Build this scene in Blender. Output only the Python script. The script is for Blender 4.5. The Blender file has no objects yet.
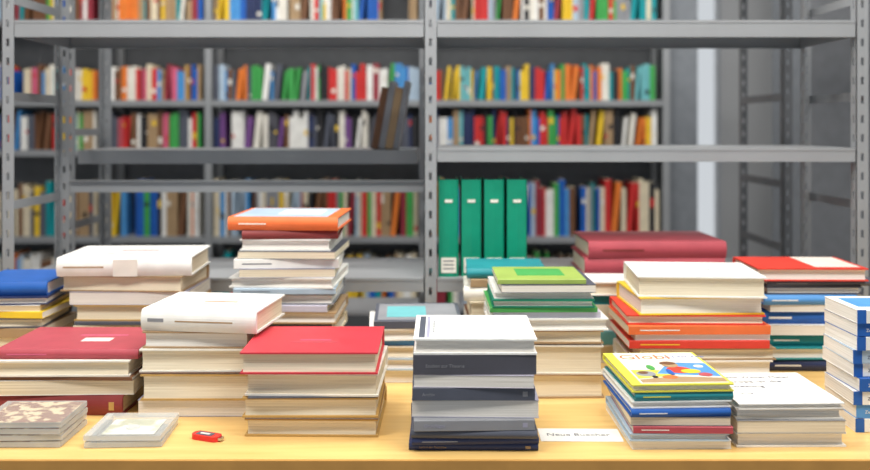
import bpy, bmesh, math, random
from mathutils import Vector, Matrix
R = random.Random(23)
scene = bpy.context.scene
TABLE = 0.75

# ------------------------------------------------------------------ materials
_m = {}
def mat(name, rgb, rough=0.45, metal=0.0, var=0.08, scale=18.0, spec=0.4):
    if name in _m: return _m[name]
    m = bpy.data.materials.new(name); m.use_nodes = True
    nt = m.node_tree; b = nt.nodes['Principled BSDF']
    b.inputs['Roughness'].default_value = rough
    b.inputs['Metallic'].default_value = metal
    b.inputs['Specular IOR Level'].default_value = spec
    tc = nt.nodes.new('ShaderNodeTexCoord'); n = nt.nodes.new('ShaderNodeTexNoise')
    n.inputs['Scale'].default_value = scale; n.inputs['Detail'].default_value = 3
    r = nt.nodes.new('ShaderNodeValToRGB')
    r.color_ramp.elements[0].position = .3; r.color_ramp.elements[1].position = .7
    r.color_ramp.elements[0].color = (*[c*(1-var) for c in rgb], 1)
    r.color_ramp.elements[1].color = (*[min(1, c*(1+var)) for c in rgb], 1)
    nt.links.new(tc.outputs['Object'], n.inputs['Vector'])
    nt.links.new(n.outputs['Fac'], r.inputs['Fac'])
    nt.links.new(r.outputs['Color'], b.inputs['Base Color'])
    _m[name] = m; return m

def pages_mat(name, a, b_):
    m = bpy.data.materials.new(name); m.use_nodes = True
    nt = m.node_tree; b = nt.nodes['Principled BSDF']; b.inputs['Roughness'].default_value = .85
    b.inputs['Specular IOR Level'].default_value = .2
    tc = nt.nodes.new('ShaderNodeTexCoord'); mp = nt.nodes.new('ShaderNodeMapping')
    mp.inputs['Scale'].default_value = (3, 3, 800)
    n = nt.nodes.new('ShaderNodeTexNoise'); n.inputs['Scale'].default_value = 1.6; n.inputs['Detail'].default_value = 4
    r = nt.nodes.new('ShaderNodeValToRGB')
    r.color_ramp.elements[0].position = .3; r.color_ramp.elements[1].position = .6
    r.color_ramp.elements[0].color = (*a, 1); r.color_ramp.elements[1].color = (*b_, 1)
    nt.links.new(tc.outputs['Object'], mp.inputs['Vector']); nt.links.new(mp.outputs['Vector'], n.inputs['Vector'])
    nt.links.new(n.outputs['Fac'], r.inputs['Fac']); nt.links.new(r.outputs['Color'], b.inputs['Base Color'])
    _m[name] = m; return m
pages_mat('pages_cream', (.62, .53, .38), (.85, .77, .61))
pages_mat('pages_white', (.66, .63, .57), (.88, .85, .80))
pages_mat('pages_old', (.52, .39, .23), (.75, .62, .42))
C = {
 'white': (.86,.86,.84), 'offwhite': (.80,.77,.70), 'cream': (.76,.67,.50), 'red': (.58,.045,.065), 'brightred': (.72,.055,.035),
 'maroon': (.23,.035,.035), 'rose': (.46,.075,.10), 'orange': (.80,.17,.045), 'ochre': (.50,.31,.10), 'yellow': (.86,.60,.04), 'lemon': (.72,.69,.08),
 'green': (.07,.36,.09), 'olive': (.33,.45,.10), 'darkgreen': (.0,.20,.12), 'binder': (.0,.27,.16), 'teal': (.02,.26,.30), 'aqua': (.16,.48,.52), 'blue': (.015,.11,.44),
 'sky': (.09,.30,.68), 'navy': (.022,.035,.11), 'slate': (.09,.10,.135), 'darkgrey': (.08,.08,.10), 'grey': (.27,.28,.31), 'lavender': (.36,.36,.48),
 'palelav': (.56,.54,.66), 'black': (.02,.02,.025), 'brown': (.17,.075,.035), 'tan': (.40,.27,.15), 'pink': (.64,.13,.24), 'paleblue': (.42,.54,.67), 'purple': (.18,.07,.26)}
for k, v in C.items(): mat(k, v, rough=.42 if k in('navy','slate','red','binder') else .5)
mat('far_pages', (.6,.55,.42), .8)

# ------------------------------------------------------------------ mesh builder
class MB:
    def __init__(s): s.v=[]; s.f=[]; s.m=[]; s.names=[]
    def mi(s, n):
        if n not in s.names: s.names.append(n)
        return s.names.index(n)
    def prism(s, prof, x0, x1, fn, m):
        b = len(s.v); n = len(prof)
        for x in (x0, x1):
            for (u, v) in prof: s.v.append(tuple(fn(x, u, v)))
        i = s.mi(m)
        for a in range(n):
            c = (a+1) % n; s.f.append((b+a, b+c, b+n+c, b+n+a)); s.m.append(i)
        s.f.append(tuple(range(b, b+n))); s.m.append(i)
        s.f.append(tuple(range(b+2*n-1, b+n-1, -1))); s.m.append(i)
    def box(s, a, c, m, fn=None):
        x0,y0,z0=a; x1,y1,z1=c
        s.prism([(y0,z0),(y1,z0),(y1,z1),(y0,z1)], x0, x1, fn or (lambda x,u,v:(x,u,v)), m)
    def obj(s, name, loc=(0,0,0), bevel=0, parent=None):
        me = bpy.data.meshes.new(name); me.from_pydata(s.v, [], s.f)
        for n in s.names: me.materials.append(_m[n])
        for p, i in zip(me.polygons, s.m): p.material_index = i
        bm = bmesh.new(); bm.from_mesh(me); bmesh.ops.recalc_face_normals(bm, faces=bm.faces); bm.to_mesh(me); bm.free()
        o = bpy.data.objects.new(name, me); scene.collection.objects.link(o); o.location = loc
        if bevel:
            md = o.modifiers.new('bevel','BEVEL'); md.width = bevel; md.segments = 2; md.limit_method='ANGLE'
        if parent: o.parent = parent
        return o
    def text(s, body, size, m, M):
        cu = bpy.data.curves.new('t','FONT'); cu.body = body; cu.size = size; cu.extrude = .00015; cu.resolution_u = 2
        cu.align_x='LEFT'
        o = bpy.data.objects.new('t', cu); scene.collection.objects.link(o)
        dg = bpy.context.evaluated_depsgraph_get(); dg.update()
        me = bpy.data.meshes.new_from_object(o.evaluated_get(dg))
        b = len(s.v); i = s.mi(m)
        for v in me.vertices: s.v.append(tuple(M @ v.co))
        for p in me.polygons: s.f.append(tuple(b+k for k in p.vertices)); s.m.append(i)
        bpy.data.objects.remove(o); bpy.data.meshes.remove(me); bpy.data.curves.remove(cu)

def frame(o, ex, ey):
    ez = ex.cross(ey)
    return Matrix(((ex.x,ey.x,ez.x,o.x),(ex.y,ey.y,ez.y,o.y),(ex.z,ey.z,ez.z,o.z),(0,0,0,1)))

def add_book(mb, cx, y0, z, w, dep, h, cover, side='F', hard=True, rot=0., pages='pages_cream', label=None):
    """book lying flat. side = where the spine is: F(ront) B(ack) L R"""
    if side in 'FB': L, D = w, dep
    else: L, D = dep, w
    t = min(.0032, h*.18) if hard else .0009
    ov = .0048 if hard else .0008
    ca, sa = math.cos(math.radians(rot)), math.sin(math.radians(rot))
    yc = y0 + dep/2
    def fn(x, u, v):
        if side == 'F': X, Y = x, u - D/2
        elif side == 'B': X, Y = -x, D/2 - u
        elif side == 'L': X, Y = u - D/2, -x
        else: X, Y = D/2 - u, x
        return (cx + X*ca - Y*sa, yc + X*sa + Y*ca, z + v)
    if hard:
        bul = min(.006, h*.22)
        arc = [(bul*(1-math.sin(math.pi*k/8))*1.0, h*k/8) for k in range(0, 9)]
        prof = [(D,0),(.012,0),(.009,.0009),(.0065,.0)] + arc + [(.0065,h),(.009,h-.0009),(.012,h),(D,h),(D,h-t),(bul+t,h-t),(bul+t,t),(D,t)]
        bx = bul+t
    else:
        prof = [(D,0),(.0009,0),(0,.0009),(0,h-.0009),(.0009,h),(D,h),(D,h-t),(t,h-t),(t,t),(D,t)]
        bx = t
    mb.prism(prof, -L/2, L/2, fn, cover)
    e = D-ov
    c = .003 if hard else 0
    e0 = .0001
    mb.prism([(bx-e0,t-e0),(e,t-e0),(e-c*.7,h*.3),(e-c,h*.5),(e-c*.7,h*.7),(e,h-t+e0),(bx-e0,h-t+e0)], -L/2+ov, L/2-ov, fn, pages)
    for lb in (label or []):
        if isinstance(lb[0], str):      # small printed words on the spine
            o = Vector(fn(-L/2+lb[1]*L, -.0003, h*.36))
            ex = (Vector(fn(L/2, -.0003, h*.36))-o).normalized()
            mb.text(lb[0], min(h*.42,.0085), lb[2], frame(o, ex, Vector((0,0,1))))
        else:
            a, b_, lo, hi, cm = lb
            mb.box((-L/2+a*L, -.0003 , h*lo), (-L/2+b_*L, .0016, h*hi), cm, fn)
    return fn, L, D

def stack(X, Y, k, dep, books, seed=0, j=2.4, rj=2.0):
    """books bottom->top: (h,w,dx,rot,side,hard,cover,pages,[label],[depth factor])"""
    mb = MB(); z = 0; fns=[]
    rr = random.Random(seed)
    for bk in books:
        h,w,dx,rot,side,hard,cov,pg = bk[:8]
        lab = bk[8] if len(bk) > 8 else None
        df = bk[9] if len(bk) > 9 else 1.
        H = h*k
        dd = dep*df
        fn, L, D = add_book(mb, (dx+rr.uniform(-j,j))*k, rr.uniform(-.007,.007), z, w*k*rr.uniform(.97,1.01), dd, H-.0004, cov, side, hard, rot+rr.uniform(-rj,rj), pg, lab)
        z += H; fns.append((fn, L, D, H-.0004))
    return mb, fns, (X, Y, TABLE+.0004)

def done(st, name='book_stack'):
    mb, fns, loc = st
    return mb.obj(name, loc)

W,Cr,Ol = 'pages_white','pages_cream','pages_old'
tl = lambda c: [(.08,.36,.44,.56,c)]
tl2 = lambda c: [(.06,.3,.42,.58,c),(.84,.9,.3,.7,c)]
tx = lambda s,c: [(s,.08,c),(.90,.94,.3,.7,c)]

# --- front grey/white stack
k=1.756e-3
s=stack(.0715,1.58,k,.205,[
 (7,130,0,0,'F',True,'navy',W,tx('Lexikon der Geschichte','tan')),(7,128,-2,1,'F',True,'navy',W,tl('grey')),(8,126,1,-1,'F',True,'slate',W),
 (11,122,-4,1,'F',False,'grey',W,tx('Grundlagen','lavender')),(18,127,2,0,'B',False,'lavender',W),(13,122,-1,1,'F',False,'slate',W,tx('Archiv','grey')),
 (13,124,1,-1,'B',False,'palelav',W),(20,126,-1,1,'F',False,'darkgrey',W,[('Studien zur Theorie',.1,'grey')]),(16,126,1,1,'B',True,'white',W)],seed=1,j=1.8,rj=1.5)
fn,L,D,h=s[1][-1]
s[0].box((L*.46,.02,h),(L*.41,D-.01,h+.0004),'slate',fn)
s[0].box((L*.395,.02,h),(L*.37,D-.01,h+.0004),'lavender',fn)
for i in range(5): s[0].box((L*.345,.06+i*.02,h),(L*.33,.074+i*.02,h+.0004),'grey',fn)
done(s)
# --- red-topped stack
k=1.833e-3
s=stack(-.228,1.65,k,.22,[
 (18,138,0,0,'B',True,'ochre',Cr),(2,134,0,0,'B',False,'brown',W),(20,137,-1,1,'B',True,'ochre',Cr),(1.5,128,0,0,'B',False,'slate',W),(23,136,1,-1,'B',True,'offwhite',Cr),(22,139,0,0.5,'B',True,'red',Cr)],seed=2,j=1.5,rj=1.5)  # two thinnest brown and slate entries added to paint dark shaded gaps between books
fn,L,D,h=s[1][-1]
s[0].box((-.03,D*.55,h),(.03,D*.55+.005,h+.0003),'pink',fn); s[0].box((-.045,D*.62,h),(.045,D*.62+.008,h+.0003),'rose',fn)
done(s)
# --- stack with rotated white book on top
k=1.967e-3
s=stack(-.476,1.77,k,.19,[
 (17,110,0,0,'B',False,'lavender',W),(26,112,2,-1,'B',True,'ochre',Cr),(1.5,104,0,0,'B',False,'brown',W),(23,108,-2,2,'B',True,'offwhite',Cr),(17,108,2,-2,'B',True,'tan',W),  # thinnest brown entry is an added dark line, standing in for a shaded gap
 (22,120,11,-8,'F',True,'white',Cr,[(.06,.2,.44,.6,'grey'),(.3,.8,.46,.52,'tan')])],seed=3)
fn,L,D,h=s[1][-1]
s[0].box((-L*.1,.07,h),(L*.3,.074,h+.0003),'grey',fn); s[0].box((-L*.1,.09,h),(L*.2,.100,h+.0003),'tan',fn)
done(s)
# --- maroon stack, left
k=1.978e-3
s=stack(-.735,1.78,k,.2,[
 (20,132,-3,0,'F',True,'maroon',Ol,tx('Geschichte','ochre')),(15,142,-2,1,'B',False,'white',Cr),(4,140,0,0,'F',False,'brown',W),(16,138,0,-1,'B',True,'offwhite',Cr),(10,143,1,1,'F',True,'rose',Cr,tl('pink'))],seed=4,j=2)
fn,L,D,h=s[1][-1]
s[0].box((.0,D*.35,h),(.06,D*.5,h+.0003),'offwhite',fn); s[0].box((-.02,D*.6,h),(.08,D*.64,h+.0003),'pink',fn)
done(s)
# --- far left stack, blue top
k=2.278e-3
s=stack(-.976,2.05,k,.19,[
 (13,74,0,0,'B',False,'white',W),(12,76,2,2,'F',False,'yellow',W,tl('brown')),(14,72,-2,0,'B',False,'cream',Cr),(10,74,0,-3,'F',False,'tan',W),(10,70,2,1,'B',True,'slate',Cr),
 (7,72,3,-2,'F',False,'yellow',W),(6,72,-3,0,'B',False,'white',Ol),(8,74,1,3,'B',True,'navy',W),(14,76,-1,2,'F',True,'blue',W,tl('white'))],seed=5,j=2)
done(s)
# --- back left cream stack
k=2.311e-3
s=stack(-.708,2.08,k,.21,[
 (18,118,-2,0,'B',True,'brown',Ol),(16,112,4,0,'B',True,'white',Cr),(14,116,0,2,'F',False,'cream',W,tl('tan')),(4,112,0,0,'F',False,'slate',W),(16,114,4,0,'B',True,'ochre',Cr),(13,118,-2,0,'B',False,'lavender',W),
 (16,124,-4,-3,'B',True,'tan',Cr),(19,134,-4,3,'F',True,'white',Cr,[(.05,.35,.46,.54,'tan'),(.42,.6,.0,.9,'offwhite')])],seed=6)
fn,L,D,h=s[1][-1]
s[0].box((-.04,D*.55,h),(.05,D*.55+.012,h+.0003),'rose',fn)
s[0].box((-.06,D*.3,h),(.03,D*.3+.008,h+.0003),'grey',fn)
done(s)
# --- tall stack with orange top
k=2.22e-3
bs=[]
spec=[(14,'offwhite','B',104),(12,'white','B',106),(9,'grey','F',104),(13,'cream','B',106),(7,'slate','F',104),(12,'tan','B',110),(7,'palelav','F',106),(11,'grey','B',104),(6,'paleblue','F',108),(11,'white','B',110),(9,'lavender','B',98),(10,'white','F',108),(8,'slate','B',100),(12,'white','B',96)]
for i,(h,c,sd,w) in enumerate(spec): bs.append((h,w,R.uniform(-4,4),R.uniform(-4,4),sd,h>10,c,W if i%2 else Cr,tl('slate') if sd=='F' else None))
bs.append((9,98,6,2,'F',True,'maroon',Cr)); bs.append((14,114,-1,-3,'F',True,'orange',W,[(.1,.35,.45,.55,'offwhite')]))
s=stack(-.344,2.05,k,.23,bs,seed=7)
fn,L,D,h=s[1][-1]
s[0].box((-L*.46,.014,h),(L*.40,D-.01,h+.0004),'paleblue',fn)
s[0].box((-L*.1,.07,h),(L*.3,D-.06,h+.0008),'white',fn)
done(s)
# --- mid stack behind, grey-blue
k=2.222e-3
s=stack(-.044,2.0,k,.2,[
 (13,94,0,0,'B',False,'white',W),(12,92,0,1,'B',True,'paleblue',W),(12,94,0,-1,'B',True,'offwhite',Cr),(6,92,-2,0,'F',False,'sky',W),(12,94,0,2,'B',True,'white',W),(8,90,2,0,'F',False,'slate',W)],seed=8)
fn,L,D,h=s[1][-1]
s[0].box((-L*.46,.012,h),(L*.46,D-.012,h+.0004),'grey',fn)
s[0].box((-L*.36,.04,h),(L*.1,D-.04,h+.0007),'aqua',fn)
done(s)
# --- centre back stack with thin green books
k=2.1e-3
s=stack(.237,1.89,k,.2,[
 (24,114,0,0,'B',True,'tan',Cr),(29,116,1,0,'B',True,'offwhite',Cr),(1.5,110,0,0,'B',False,'brown',W),(13.5,112,-1,1,'B',True,'tan',Cr),(12,118,2,0,'B',True,'white',W),(6,110,-2,0,'F',False,'palelav',W),(5,108,-3,0,'F',False,'green',W),  # thinnest brown slab added as painted gap shade between the thick books
 (8,104,-4,1,'B',True,'darkgreen',W),(7,102,-3,-1,'B',True,'white',W),(8,96,-2,1,'B',False,'slate',W),(5,88,-4,2,'F',False,'olive',W,None,.85)],seed=9)
fn,L,D,h=s[1][-1]
s[0].box((-L*.25,.05,h),(L*.3,D-.03,h+.0004),'green',fn)
done(s)
k=2.367e-3
s=stack(.166,2.13,k,.17,[
 (20,78,0,0,'B',True,'offwhite',Cr),(16,80,0,1,'B',True,'white',Cr),(14,78,0,0,'F',False,'brown',W),(16,76,0,0,'B',True,'cream',Cr),(14,80,0,-1,'F',True,'offwhite',W),(8,74,0,0,'F',False,'tan',W),(10,80,0,1,'F',True,'teal',W)],seed=10)
done(s)
k=2.4e-3
s=stack(.42,2.17,k,.13,[
 (18,60,0,0,'B',True,'offwhite',Cr),(14,58,2,1,'F',False,'aqua',W),(12,60,0,0,'B',False,'white',W),(14,62,-2,0,'F',False,'cream',W,tl('brown')),(10,58,0,0,'F',False,'teal',W),(14,60,2,0,'B',True,'white',Cr)],seed=11)
done(s)
# --- right-centre stack white / red / orange
k=2.144e-3
s=stack(.574,1.93,k,.215,[
 (16,138,4,0,'B',True,'brown',Cr),(16,142,2,0,'B',True,'white',W),(12,140,3,1,'B',True,'tan',Cr),(8,144,-2,-1,'F',False,'brightred',W,tl('yellow')),(6,140,2,0,'B',False,'white',W),(9,142,-3,2,'F',False,'orange',Cr,tl('white')),(10,140,-3,0,'B',True,'brightred',Cr),
 (18,130,-3,2,'B',True,'yellow',W),(21,128,4,-3,'B',True,'white',Cr)],seed=12,j=2,rj=1.4)
fn,L,D,h=s[1][-1]
s[0].box((-.04,D*.5,h),(.04,D*.5+.008,h+.0003),'grey',fn)
done(s)
# --- comic-topped stack
k=1.767e-3
s=stack(.436,1.59,k,.225,[
 (9,100,0,0,'B',False,'white',W),(8,102,-2,1,'B',True,'paleblue',W),(7,100,1,0,'F',False,'rose',W,tl('white')),(9,100,0,-1,'B',False,'slate',Cr),(8,103,-2,1,'F',True,'blue',W,tl('white')),
 (7,101,-3,2,'B',True,'white',W),(9,102,-1,2,'F',True,'teal',W,tl('lemon')),(8,104,-1,3,'B',True,'lemon',W)],seed=13,j=1.2,rj=1.5)
mb=s[0]; fn,L,D,h=s[1][-1]
def cv(a,b,z): return fn(-(a-.5)*L, D-b*D, h+z)
def patch(pts,m,z):
    b=len(mb.v); n=len(pts)
    for q in (z-.0004,z):
        for a,c in pts: mb.v.append(tuple(cv(a,c,q)))
    i=mb.mi(m); mb.f.append(tuple(range(b+n,b+2*n))); mb.m.append(i)
    for j in range(n):
        c=(j+1)%n; mb.f.append((b+j,b+c,b+n+c,b+n+j)); mb.m.append(i)
def disc(a,b,ra,rb,m,z,n=18): patch([(a+ra*math.cos(2*math.pi*j/n),b+rb*math.sin(2*math.pi*j/n)) for j in range(n)],m,z)
patch([(.10,.03),(.97,.03),(.97,.97),(.10,.97)],'offwhite',.0005)
patch([(.35,.3),(.97,.2),(.97,.6),(.6,.64)],'sky',.0008)
patch([(.12,.05),(.97,.05),(.97,.16),(.5,.22),(.12,.14)],'tan',.0007)
patch([(.12,.16),(.5,.24),(.45,.4),(.12,.42)],'lemon',.00075)
disc(.62,.40,.13,.10,'brightred',.0012); disc(.58,.55,.08,.08,'tan',.0016); disc(.57,.60,.085,.05,'brown',.0018); disc(.72,.35,.10,.06,'yellow',.0016)
disc(.24,.3,.10,.08,'grey',.0010); disc(.22,.33,.05,.04,'brown',.0014); disc(.45,.2,.08,.05,'orange',.0012); disc(.83,.25,.07,.05,'rose',.0016)
disc(.35,.48,.04,.08,'green',.0014); disc(.86,.5,.05,.04,'white',.0014); disc(.5,.33,.03,.09,'blue',.0018); disc(.3,.2,.03,.03,'black',.0018)
o0=Vector(cv(.12,.76,.0006)); ex=(Vector(cv(1,.76,.0006))-o0).normalized(); ey=Vector((0,0,1)).cross(ex)
mb.text('Globi', .046,'orange',frame(o0,ex,ey))
mb.text('und der Zoo', .016,'blue',frame(Vector(cv(.60,.80,.0006)),ex,ey))
done(s)
# --- white book with title
k=1.778e-3
s=stack(.635,1.6,k,.2,[
 (15,111,0,0,'B',True,'white',W),(13,109,-1,0,'B',False,'grey',Cr),(11,109,-1,-1,'B',True,'offwhite',W),(6,106,-2,2,'B',True,'white',W)],seed=14,j=1,rj=.8)
mb=s[0]; fn,L,D,h=s[1][-1]
def cv2(a,b,z): return Vector(fn(-(a-.5)*L, D-b*D, h+z))
for i,(t,sz) in enumerate([('Frank Walter Meier',.0175),('Europa ist die',.0205),('Loesung',.0205)]):
    o0=cv2(.10,.80-i*.15,.0003); ex=(cv2(1,.80-i*.15,.0003)-o0).normalized(); ey=Vector((0,0,1)).cross(ex)
    mb.text(t,sz,'slate',frame(o0,ex,ey))
o0=cv2(.10,.30,.0003); mb.text('Verlag',.012,'grey',frame(o0,ex,ey))
done(s)
# --- back right, red top
k=2.333e-3
s=stack(.878,2.1,k,.19,[
 (12,92,0,0,'F',True,'navy',W,tl('white')),(12,94,2,0,'B',True,'teal',W),(12,94,0,1,'F',True,'teal',W,tl('white')),(10,92,2,0,'B',False,'white',W),(13,94,0,-1,'F',True,'blue',W,tl2('white')),(7,92,2,0,'B',False,'white',W),
 (10,94,-1,1,'F',True,'sky',W,tl('white')),(8,96,4,0,'B',True,'slate',W),(6,112,10,0,'F',True,'slate',W,tl('grey')),(13,112,4,-2,'B',True,'brightred',W)],seed=15,rj=1.5)
fn,L,D,h=s[1][-1]
s[0].box((-L*.46,.01,h),(-L*.05,D-.02,h+.0004),'offwhite',fn)
done(s)
# --- far right blue / white periodicals
k=1.867e-3
bs=[]
for i in range(9):
    c=['white','sky','white','blue','white','paleblue','white','blue','white'][i]
    lab=[(.0,.10,0,1,'blue'),('Zeitschrift',.16,'slate')] if c in('white','paleblue') else [('Zeitschrift',.1,'white')]
    bs.append((13.7,88,0,0,'F',False,c,W,lab))
s=stack(.868,1.68,k,.135,bs,seed=16)
fn,L,D,h=s[1][-1]; s[0].box((-L*.4,.03,h),(L*.4,D-.02,h+.0004),'sky',fn)
done(s)

# ------------------------------------------------------------------ CD cases
def clear(name,al):
    m=bpy.data.materials.new(name); m.use_nodes=True; b=m.node_tree.nodes['Principled BSDF']
    b.inputs['Base Color'].default_value=(.85,.88,.88,1); b.inputs['Roughness'].default_value=.12; b.inputs['Alpha'].default_value=al; b.inputs['Specular IOR Level'].default_value=.4
    _m[name]=m
clear('clear_plastic',.15); clear('clear_edge',.38)
def printmat(name,a,b_,sc):
    m=mat(name,a,.4); nt=m.node_tree
    n=[x for x in nt.nodes if x.type=='TEX_NOISE'][0]; n.inputs['Scale'].default_value=sc; n.inputs['Detail'].default_value=6
    cr=[x for x in nt.nodes if x.type=='VALTORGB'][0]
    cr.color_ramp.elements[0].color=(*a,1); cr.color_ramp.elements[1].color=(*b_,1)
    cr.color_ramp.elements[0].position=.46; cr.color_ramp.elements[1].position=.54
printmat('leaf_print',(.22,.06,.015),(.68,.54,.33),42)
printmat('pale_print',(.46,.47,.32),(.80,.81,.72),22)
def cases(name,X,Y,n,ins,w=.142,d=.125,h=.0104,rots=(0,),open_tray=False):
    mb=MB()
    for i in range(n):
        z=i*h; a=math.radians(rots[i%len(rots)]); ca,sa=math.cos(a),math.sin(a)
        fn=lambda x,u,v:(x*ca-u*sa, d/2+x*sa+u*ca, v)
        mb.box((-w/2,-d/2,z),(w/2,d/2,z+.0012),'clear_plastic',fn)
        mb.box((-w/2,-d/2,z+h-.0016),(w/2,d/2,z+h-.0004),'clear_plastic',fn)
        for sx in(-1,1): mb.box((sx*w/2-.0008,-d/2,z+.0012),(sx*w/2+.0008,d/2,z+h-.0016),'clear_edge',fn)
        for sy in(-1,1): mb.box((-w/2,sy*d/2-.0008,z+.0012),(w/2,sy*d/2+.0008,z+h-.0016),'clear_edge',fn)
        if not open_tray:
            mb.box((-w/2+.003,-d/2+.003,z+.0014),(w/2-.003,d/2-.003,z+.0030),ins,fn)
            mb.box((-w/2+.012,-d/2+.003,z+h-.0030),(w/2-.003,d/2-.003,z+h-.0018),ins,fn)
            mb.prism([(.058*math.cos(t*math.pi/12),.058*math.sin(t*math.pi/12)) for t in range(24)],z+.0035,z+.0047,lambda x,u,v,fn=fn:fn(u,v,x),'grey')
        else:
            # clear case: printed card only part way, hinge bar, hub
            mb.box((-w/2+.002,-d/2+.002,z+.0012),(-w/2+.012,d/2-.002,z+h-.002),'clear_edge',fn)
            mb.box((-w/2+.020,-d/2+.030,z+.0014),(w/2-.020,d/2-.012,z+.0022),ins,fn)
            mb.prism([(.012*math.cos(t*math.pi/8),.012*math.sin(t*math.pi/8)) for t in range(16)],z+.0024,z+.006,lambda x,u,v,fn=fn:fn(u,v,x),'clear_edge')
    return mb.obj(name,(X,Y,TABLE+.0004))
cases('cd_case_stack',-.742,1.6,4,'leaf_print',w=.15,rots=(0,2,-1,1),h=.0115)
cases('cd_case_stack',-.558,1.6,2,'pale_print',w=.135,h=.0115,rots=(3,1),open_tray=True)

# ------------------------------------------------------------------ usb stick
mb=MB()
def rr(w,h,r,n=5):
    p=[]
    for cx,cy,a in((w/2-r,h/2-r,0),(-w/2+r,h/2-r,90),(-w/2+r,-h/2+r,180),(w/2-r,-h/2+r,270)):
        for j in range(n+1):
            t=math.radians(a+90*j/n); p.append((cx+r*math.cos(t),cy+r*math.sin(t)))
    return p
mat('usb_red',(.74,.03,.03),.25); mat('steel',(.6,.6,.6),.3,metal=1.)
f=lambda x,u,v:(u,v,x)
mb.prism(rr(.058,.024,.010),0,.009,f,'usb_red')
mb.prism([(u-.003,v) for u,v in rr(.034,.016,.003)],.009,.0096,f,'slate')
mb.prism([(u-.003,v) for u,v in rr(.020,.006,.001)],.0096,.0099,f,'offwhite')
mb.box((.027,-.006,.0025),(.034,.006,.0068),'steel')
o=mb.obj('usb_stick',(-.417,1.645,TABLE+.0004),bevel=.001); o.rotation_euler=(0,0,math.radians(-22))

# ------------------------------------------------------------------ label strip on table
mb=MB(); mb.box((-.075,-.034,0),(.075,.034,.0006),'white')
mb.text('Neue Buecher',.02,'slate',Matrix.Translation((-.062,-.006,.0007)))
o=mb.obj('paper_label',(.268,1.665,TABLE+.0003)); o.rotation_euler=(0,0,math.radians(-1))

# ------------------------------------------------------------------ table
m=bpy.data.materials.new('birch'); m.use_nodes=True; nt=m.node_tree; b=nt.nodes['Principled BSDF']
b.inputs['Roughness'].default_value=.32
tc=nt.nodes.new('ShaderNodeTexCoord'); mp=nt.nodes.new('ShaderNodeMapping'); mp.inputs['Scale'].default_value=(1.2,16,16)
n=nt.nodes.new('ShaderNodeTexNoise'); n.inputs['Scale'].default_value=3; n.inputs['Detail'].default_value=8; n.inputs['Distortion'].default_value=.6
r=nt.nodes.new('ShaderNodeValToRGB'); r.color_ramp.elements[0].position=.3; r.color_ramp.elements[1].position=.7
r.color_ramp.elements[0].color=(.72,.45,.15,1); r.color_ramp.elements[1].color=(.84,.57,.22,1)
nt.links.new(tc.outputs['Object'],mp.inputs['Vector']); nt.links.new(mp.outputs['Vector'],n.inputs['Vector']); nt.links.new(n.outputs['Fac'],r.inputs['Fac']); nt.links.new(r.outputs['Color'],b.inputs['Base Color'])
_m['birch']=m
mat('edge_wood',(.55,.29,.08),.4); mat('tube',(.25,.26,.28),.35,metal=.8)
mb=MB()
mb.box((-1.3,1.545,TABLE-.028),(1.3,2.325,TABLE),'birch')
mb.box((-1.3,1.541,TABLE-.028),(1.3,1.545,TABLE-.001),'edge_wood')
for x in(-1.2,1.2):
    for y in(1.62,2.25): mb.prism([(x+.02*math.cos(t*math.pi/8),y+.02*math.sin(t*math.pi/8)) for t in range(16)],0.001,TABLE-.028,lambda z,u,v:(u,v,z),'tube')
mb.box((-1.2,1.61,TABLE-.07),(1.2,1.63,TABLE-.028),'tube'); mb.box((-1.2,2.24,TABLE-.07),(1.2,2.26,TABLE-.028),'tube')
for x in(-1.2,1.2): mb.box((x-.01,1.62,TABLE-.07),(x+.01,2.25,TABLE-.028),'tube')
mb.obj('table')

# ------------------------------------------------------------------ shelving
mat('rack_grey',(.33,.345,.365),.42,metal=.2,var=.05,scale=6); mat('rack_dark',(.15,.16,.175),.5,metal=.2)
def ladder(mb,x0,x1,y0,y1,z0,z1,axis,m='rack_grey',hole=.008,pitch=.05):
    if axis=='x':
        c=(x0+x1)/2
        mb.box((x0,y0,z0),(c-hole/2,y1,z1),m); mb.box((c+hole/2,y0,z0),(x1,y1,z1),m)
        z=z0
        while z<z1: mb.box((c-hole/2,y0,z),(c+hole/2,y1,min(z1,z+pitch*.6)),m); z+=pitch
    else:
        c=(y0+y1)/2
        mb.box((x0,y0,z0),(x1,c-hole/2,z1),m); mb.box((x0,c+hole/2,z0),(x1,y1,z1),m)
        z=z0
        while z<z1: mb.box((x0,c-hole/2,z),(x1,c+hole/2,min(z1,z+pitch*.6)),m); z+=pitch
def post(mb,x,y,z1,sx,sy,w=.032,pitch=.05,m='rack_grey'):
    a,b=sorted((x,x+sx*w)); ladder(mb,a,b,*(sorted((y,y+sy*.002))),0,z1,'x',pitch=pitch,m=m)
    a,b=sorted((y,y+sy*w)); ladder(mb,*(sorted((x,x+sx*.002))),a,b,0,z1,'y',pitch=pitch,m=m)
def shelf(mb,x0,x1,y0,y1,zt,lip=.036,m='rack_grey'):
    mb.box((x0,y0,zt-.0015),(x1,y1,zt),m)
    mb.box((x0,y0,zt-lip),(x1,y0+.0015,zt-.0015),m); mb.box((x0,y1-.0015,zt-lip),(x1,y1,zt-.0015),m)
    mb.box((x0,y0+.0015,zt-lip),(x1,y0+.014,zt-lip+.0015),m); mb.box((x0,y1-.014,zt-lip),(x1,y1-.0015,zt-lip+.0015),m)
    mb.box((x0,y0-.0012,zt-.007),(x1,y0,zt),m)
    for x in (x0,x1-.0015): mb.box((x,y0+.0015,zt-lip),(x+.0015,y1-.0015,zt-.0015),m)
F0,F1=2.35,2.71
mb=MB()
for (x,sx) in ((-1.132,1),(1.100,1)):
    post(mb,x,F0,2.2,sx,1); post(mb,x,F1,2.2,sx,-1)
for y,sy in((F0,1),(F1,-1)):
    post(mb,-.028,y,2.2,1,sy)
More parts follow.
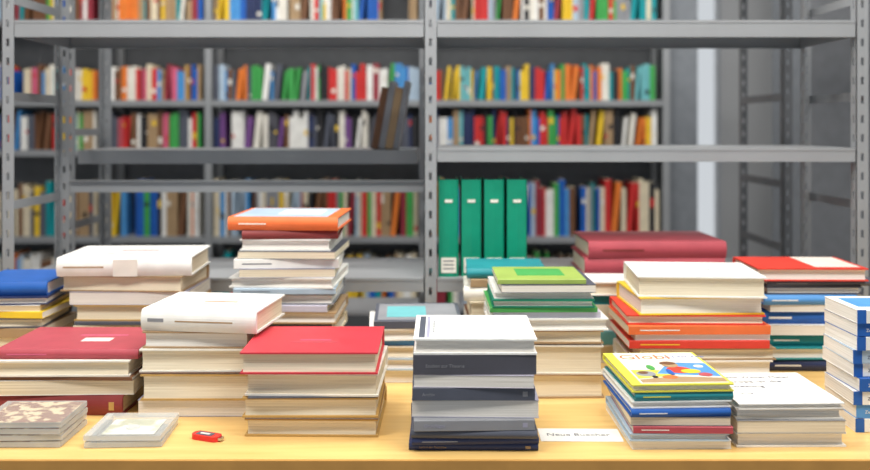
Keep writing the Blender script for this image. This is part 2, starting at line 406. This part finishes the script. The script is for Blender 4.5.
for x in(-1.13,-.026,1.13):
    for z in(.35,.75,1.11,1.40,1.66,2.1):
        mb.box((x-.0015,F0+.003,z-.012),(x+.0015,F1-.003,z+.012),'rack_grey')
L0,L1,R0,R1=-1.098,-.030,.006,1.098
shelf(mb,L0,L1,F0,F1,1.598,.044); shelf(mb,R0,R1,F0,F1,1.598,.044)
shelf(mb,R0,R1,F0,F1,1.264)
shelf(mb,L0,L1,F0,F1,.9245); shelf(mb,R0,R1,F0,F1,.9245)
shelf(mb,L0,L1,F0,F1,.12); shelf(mb,R0,R1,F0,F1,.12); shelf(mb,L0,L1,F0,F1,2.15); shelf(mb,R0,R1,F0,F1,2.15)
mb.box((L0,F1-.004,1.122),(L1,F1-.001,1.158),'rack_grey'); mb.box((L0,F1-.02,1.156),(L1,F1-.001,1.158),'rack_grey')
mb.obj('metal_shelving')
mb=MB()
for x,sx in((-1.168,1),(-.018,-1)):
    post(mb,x,2.84,2.2,sx,1); post(mb,x,3.16,2.2,sx,-1)
    for z in(.3,1.0,1.3,1.9): mb.box((x-.0015,2.845,z-.012),(x+.0015,3.155,z+.012),'rack_grey')
shelf(mb,-1.131,-.056,2.85,3.15,1.245,.044); shelf(mb,-1.131,-.056,2.85,3.15,.72,.04); shelf(mb,-1.131,-.056,2.85,3.15,2.1,.04)
shelf(mb,-1.131,-.056,2.85,3.15,.1,.04)
mb.obj('metal_shelving')
mb=MB()
for x,sx in((1.20,1),(2.2,-1)):
    post(mb,x,3.1,2.4,sx,1,m='rack_dark'); post(mb,x,3.55,2.4,sx,-1,m='rack_dark')
    for z in(.3,.9,1.12,1.42,1.9): mb.box((x-.0015,3.103,z-.014),(x+.0015,3.547,z+.014),'rack_dark')
for z in(.15,.62,2.0): shelf(mb,1.24,2.16,3.1,3.55,z,m='rack_dark')
mb.obj('metal_shelving')

# items on the front racks
mb=MB()
x=.010
for i in range(4):
    w=.054; z0=.925; y=2.37; h=.255
    mb.prism([(y,x),(y+.004,x),(y+.18,x),(y+.18,x+.003),(y+.006,x+.003),(y+.006,x+w-.005),(y+.18,x+w-.005),(y+.18,x+w-.002),(y+.004,x+w-.002),(y,x+w-.006),(y-.003,x+w/2),(y,x+.004)],z0,z0+h,lambda q,u,v:(v,u,q),'binder')
    mb.box((x+.004,y+.01,z0+.004),(x+w-.006,y+.17,z0+h-.01),'pages_white')
    mb.box((x+.006,y-.0036,z0+.010),(x+w-.008,y-.002,z0+.050),'offwhite')
    mb.box((x+.016,y-.0036,z0+h-.06),(x+w-.018,y-.002,z0+h-.052),'offwhite')
    for q in range(3): mb.box((x+.012,y-.0038,z0+.020+q*.010),(x+w-.014,y-.002,z0+.023+q*.010),'slate')
    x+=w+.006
mb.obj('green_binders')
mb=MB()
add_book(mb,.58,2.37,.925,.37,.24,.047,'rose','F',True,0,'pages_cream'); add_book(mb,.585,2.37,.9722,.365,.24,.044,'rose','F',True,1,'pages_cream',[(.1,.4,.42,.56,'maroon')])
mb.obj('book_stack')
mb=MB()
def lean_books(mb,x,y,z,lst,d=.17):
    for (w,h,ang,c) in lst:
        a=math.radians(ang); ca,sa=math.cos(a),math.sin(a)
        fn=lambda q,u,v:(x+q*ca+v*sa, y+u, z+ (-q*sa+v*ca) + w*sa)
        mb.box((0,0,0),(w,d,h),c,fn); mb.box((.002,.002,h),(w-.002,d-.004,h+.0004),'far_pages',fn)
        x+=w/ca+.001
lean_books(mb,-.205,2.88,1.246,[(.022,.2,10,'brown'),(.02,.22,10,'grey'),(.024,.2,10,'tan'),(.018,.22,10,'grey')])
mb.obj('shelved_books')

# ------------------------------------------------------------------ far bookcase with books
mb=MB()
Y0,Y1=4.8,5.1
px=[-2.5,-1.77,-1.21,-.053,1.235]
for x in px:
    for y in(Y0,Y1-.03): mb.box((x-.018,y,0),(x+.018,y+.03,2.6),'rack_grey')
lv=[.10,.36,.727,1.19,1.457,1.884,2.25]
for a,b_ in zip(px[:-1],px[1:]):
    for z in lv: shelf(mb,a+.02,b_-.02,Y0,Y1,z,.032)
    mb.box((a+.02,Y1+.001,.1),(b_-.02,Y1+.004,2.6),'rack_dark')
mb.obj('library_shelving')
for n,v in {'red':(.62,.03,.03),'orange':(.78,.20,.03),'yellow':(.84,.56,.03),'blue':(.01,.11,.48),'sky':(.07,.30,.66),'teal':(.0,.30,.34),'green':(.05,.36,.08),'pink':(.66,.12,.22),'maroon':(.30,.03,.05)}.items():
    mat('far_'+n,v,.5)
far=lambda n: 'far_'+n if 'far_'+n in _m else n
pal={
 'mix':['red','orange','yellow','blue','sky','white','offwhite','cream','black','teal','green','brown','grey','maroon','paleblue','tan','slate','brown','red','cream'],
 'warm':['red','orange','tan','brown','yellow','cream','white','pink','maroon','offwhite','blue','sky','tan','brown','ochre','offwhite','teal','orange'],
 'dark':['black','darkgrey','slate','grey','offwhite','navy','darkgrey','black','offwhite','purple','brown','white','slate'],
 'cool':['blue','sky','teal','aqua','yellow','white','navy','green','red','yellow','tan','orange','black','offwhite','red','brown'],
 'pinks':['pink','red','rose','offwhite','maroon','brown','green','black','tan','white','slate']}
mb=MB()
def row(x0,x1,z,hm,p,gap=.03,y=Y0+.02):
    x=x0; c=far(R.choice(pal[p]))
    while x<x1-.03:
        if R.random()<gap: x+=R.uniform(.03,.10); continue
        w=R.uniform(.010,.032); h=hm*R.uniform(.84,1.1); d=R.uniform(.13,.2)
        if R.random()<.82: c=far(R.choice(pal[p]))
        yy=y+R.uniform(0,.015)
        lean=R.choice([0,0,0,0,0,0,0,6]) if x<x1-.12 else 0
        if x+w>x1: break
        if lean:
            lean_books(mb,x,yy,z+.001,[(w,h,lean,c)],d); x+=w+h*math.sin(math.radians(lean))
        else:
            mb.prism([(yy+.002,x),(yy+d,x),(yy+d,x+w),(yy+.002,x+w),(yy,x+w*.7),(yy,x+w*.3)],z+.001,z+h,lambda q,u,v:(v,u,q),c)
            mb.box((x+.001,yy+.003,z+h),(x+w-.001,yy+d-.003,z+h+.0005),'far_pages')
            if R.random()<.4: 
                t=z+h*R.uniform(.1,.75); mb.box((x+w*.15,yy-.001,t),(x+w*.85,yy+.001,t+h*R.uniform(.06,.18)),R.choice(['offwhite','offwhite','black','far_yellow','far_red']))
            x+=w+.0008
bays=list(zip(px[:-1],px[1:]))
plan={1.884:['mix','warm','cool','mix'],1.457:['warm','warm','mix','cool'],1.19:['mix','pinks','dark','cool'],.727:['mix','cool','mix','mix'],.36:['mix']*4}
hh={1.884:.25,1.457:.18,1.19:.2,.727:.28,.36:.26}
for z,ps in plan.items():
    for (a,b_),p in zip(bays,ps): row(a+.025,b_-.025,z,hh[z],p,gap=.012)
mb.obj('shelved_books')

# ------------------------------------------------------------------ room
mat('wall_paint',(.44,.455,.48),.8,var=.03,scale=2); mat('floor_lino',(.09,.095,.10),.5,var=.1,scale=3); mat('ceil_paint',(.5,.5,.5),.9); mat('trim_grey',(.20,.21,.23),.5); mat('pillar_grey',(.22,.24,.27),.7); mat('frame_white',(.7,.72,.74),.4)
def bx(name,a,c,m): q=MB(); q.box(a,c,m); return q.obj(name)
WX=3.2
bx('floor',(-WX,-2.5,-.1),(WX,5.4,0),'floor_lino')
bx('ceiling',(-WX,-2.5,3.0),(WX,5.4,3.1),'ceil_paint')
bx('wall_left',(-WX-.1,-2.5,0),(-WX,5.4,3),'wall_paint')
bx('wall_right',(WX,-2.5,0),(WX+.1,5.4,3),'wall_paint')
A,B=1.525,1.68
q=MB(); q.box((-WX,5.3,0),(A,5.4,3),'wall_paint'); q.box((B,5.3,0),(WX,5.4,3),'wall_paint'); q.box((A,5.3,0),(B,5.4,.5),'wall_paint'); q.box((A,5.3,2.8),(B,5.4,3),'wall_paint'); q.obj('wall_back')
q=MB(); 
q.box((A,5.36,.5),(A+.008,5.39,2.8),'frame_white'); q.box((B-.008,5.36,.5),(B,5.39,2.8),'frame_white'); q.box((A+.008,5.36,.5),(B-.008,5.39,.52),'frame_white'); q.box((A+.008,5.36,2.78),(B-.008,5.39,2.8),'frame_white'); q.obj('window_1')
bx('pillar',(1.27,4.9,0),(1.43,5.29,3),'pillar_grey')
bx('baseboard_back',(-WX,5.285,0),(1.26,5.3,.08),'trim_grey')
q=MB(); q.box((1.78,4.3,.0),(2.6,4.75,2.9),'pillar_grey'); q.box((1.79,4.285,.05),(2.18,4.3,2.85),'trim_grey'); q.box((2.2,4.285,.05),(2.59,4.3,2.85),'trim_grey'); q.box((2.14,4.27,1.1),(2.155,4.285,1.3),'steel'); q.box((2.225,4.27,1.1),(2.24,4.285,1.3),'steel'); q.obj('storage_cabinet')

# ------------------------------------------------------------------ lights
def lamp(x,y,e,sx=1.5,sy=.5):
    l=bpy.data.lights.new('ceiling_lamp_light','AREA'); l.shape='RECTANGLE'; l.size=sx; l.size_y=sy; l.energy=e; l.color=(1,.965,.90)
    root=MB(); root.box((-sx/2-.03,-sy/2-.03,0),(sx/2+.03,sy/2+.03,.05),'frame_white'); f=root.obj('ceiling_lamp',(x,y,2.94))
    o=bpy.data.objects.new('light',l); scene.collection.objects.link(o); o.parent=f; o.location=(0,0,-.01)
for x in(-1.2,1.2):
    lamp(x,.9,48); lamp(x,4.0,31)
lamp(0,1.9,42)
w=bpy.data.worlds.new('w'); scene.world=w; w.use_nodes=True
bg=w.node_tree.nodes['Background']; bg.inputs[0].default_value=(.90,.95,1,1); bg.inputs[1].default_value=.68

# ------------------------------------------------------------------ camera
cd=bpy.data.cameras.new('camera'); cam=bpy.data.objects.new('camera',cd); scene.collection.objects.link(cam)
cam.location=(0,0,1.324); cam.rotation_euler=(math.radians(90),0,0)
cd.lens=37.24; cd.sensor_width=36; cd.shift_y=-.1264
cd.dof.use_dof=True; cd.dof.focus_distance=1.72; cd.dof.aperture_fstop=2.1
scene.camera=cam
scene.view_settings.view_transform='Standard'; scene.view_settings.exposure=0
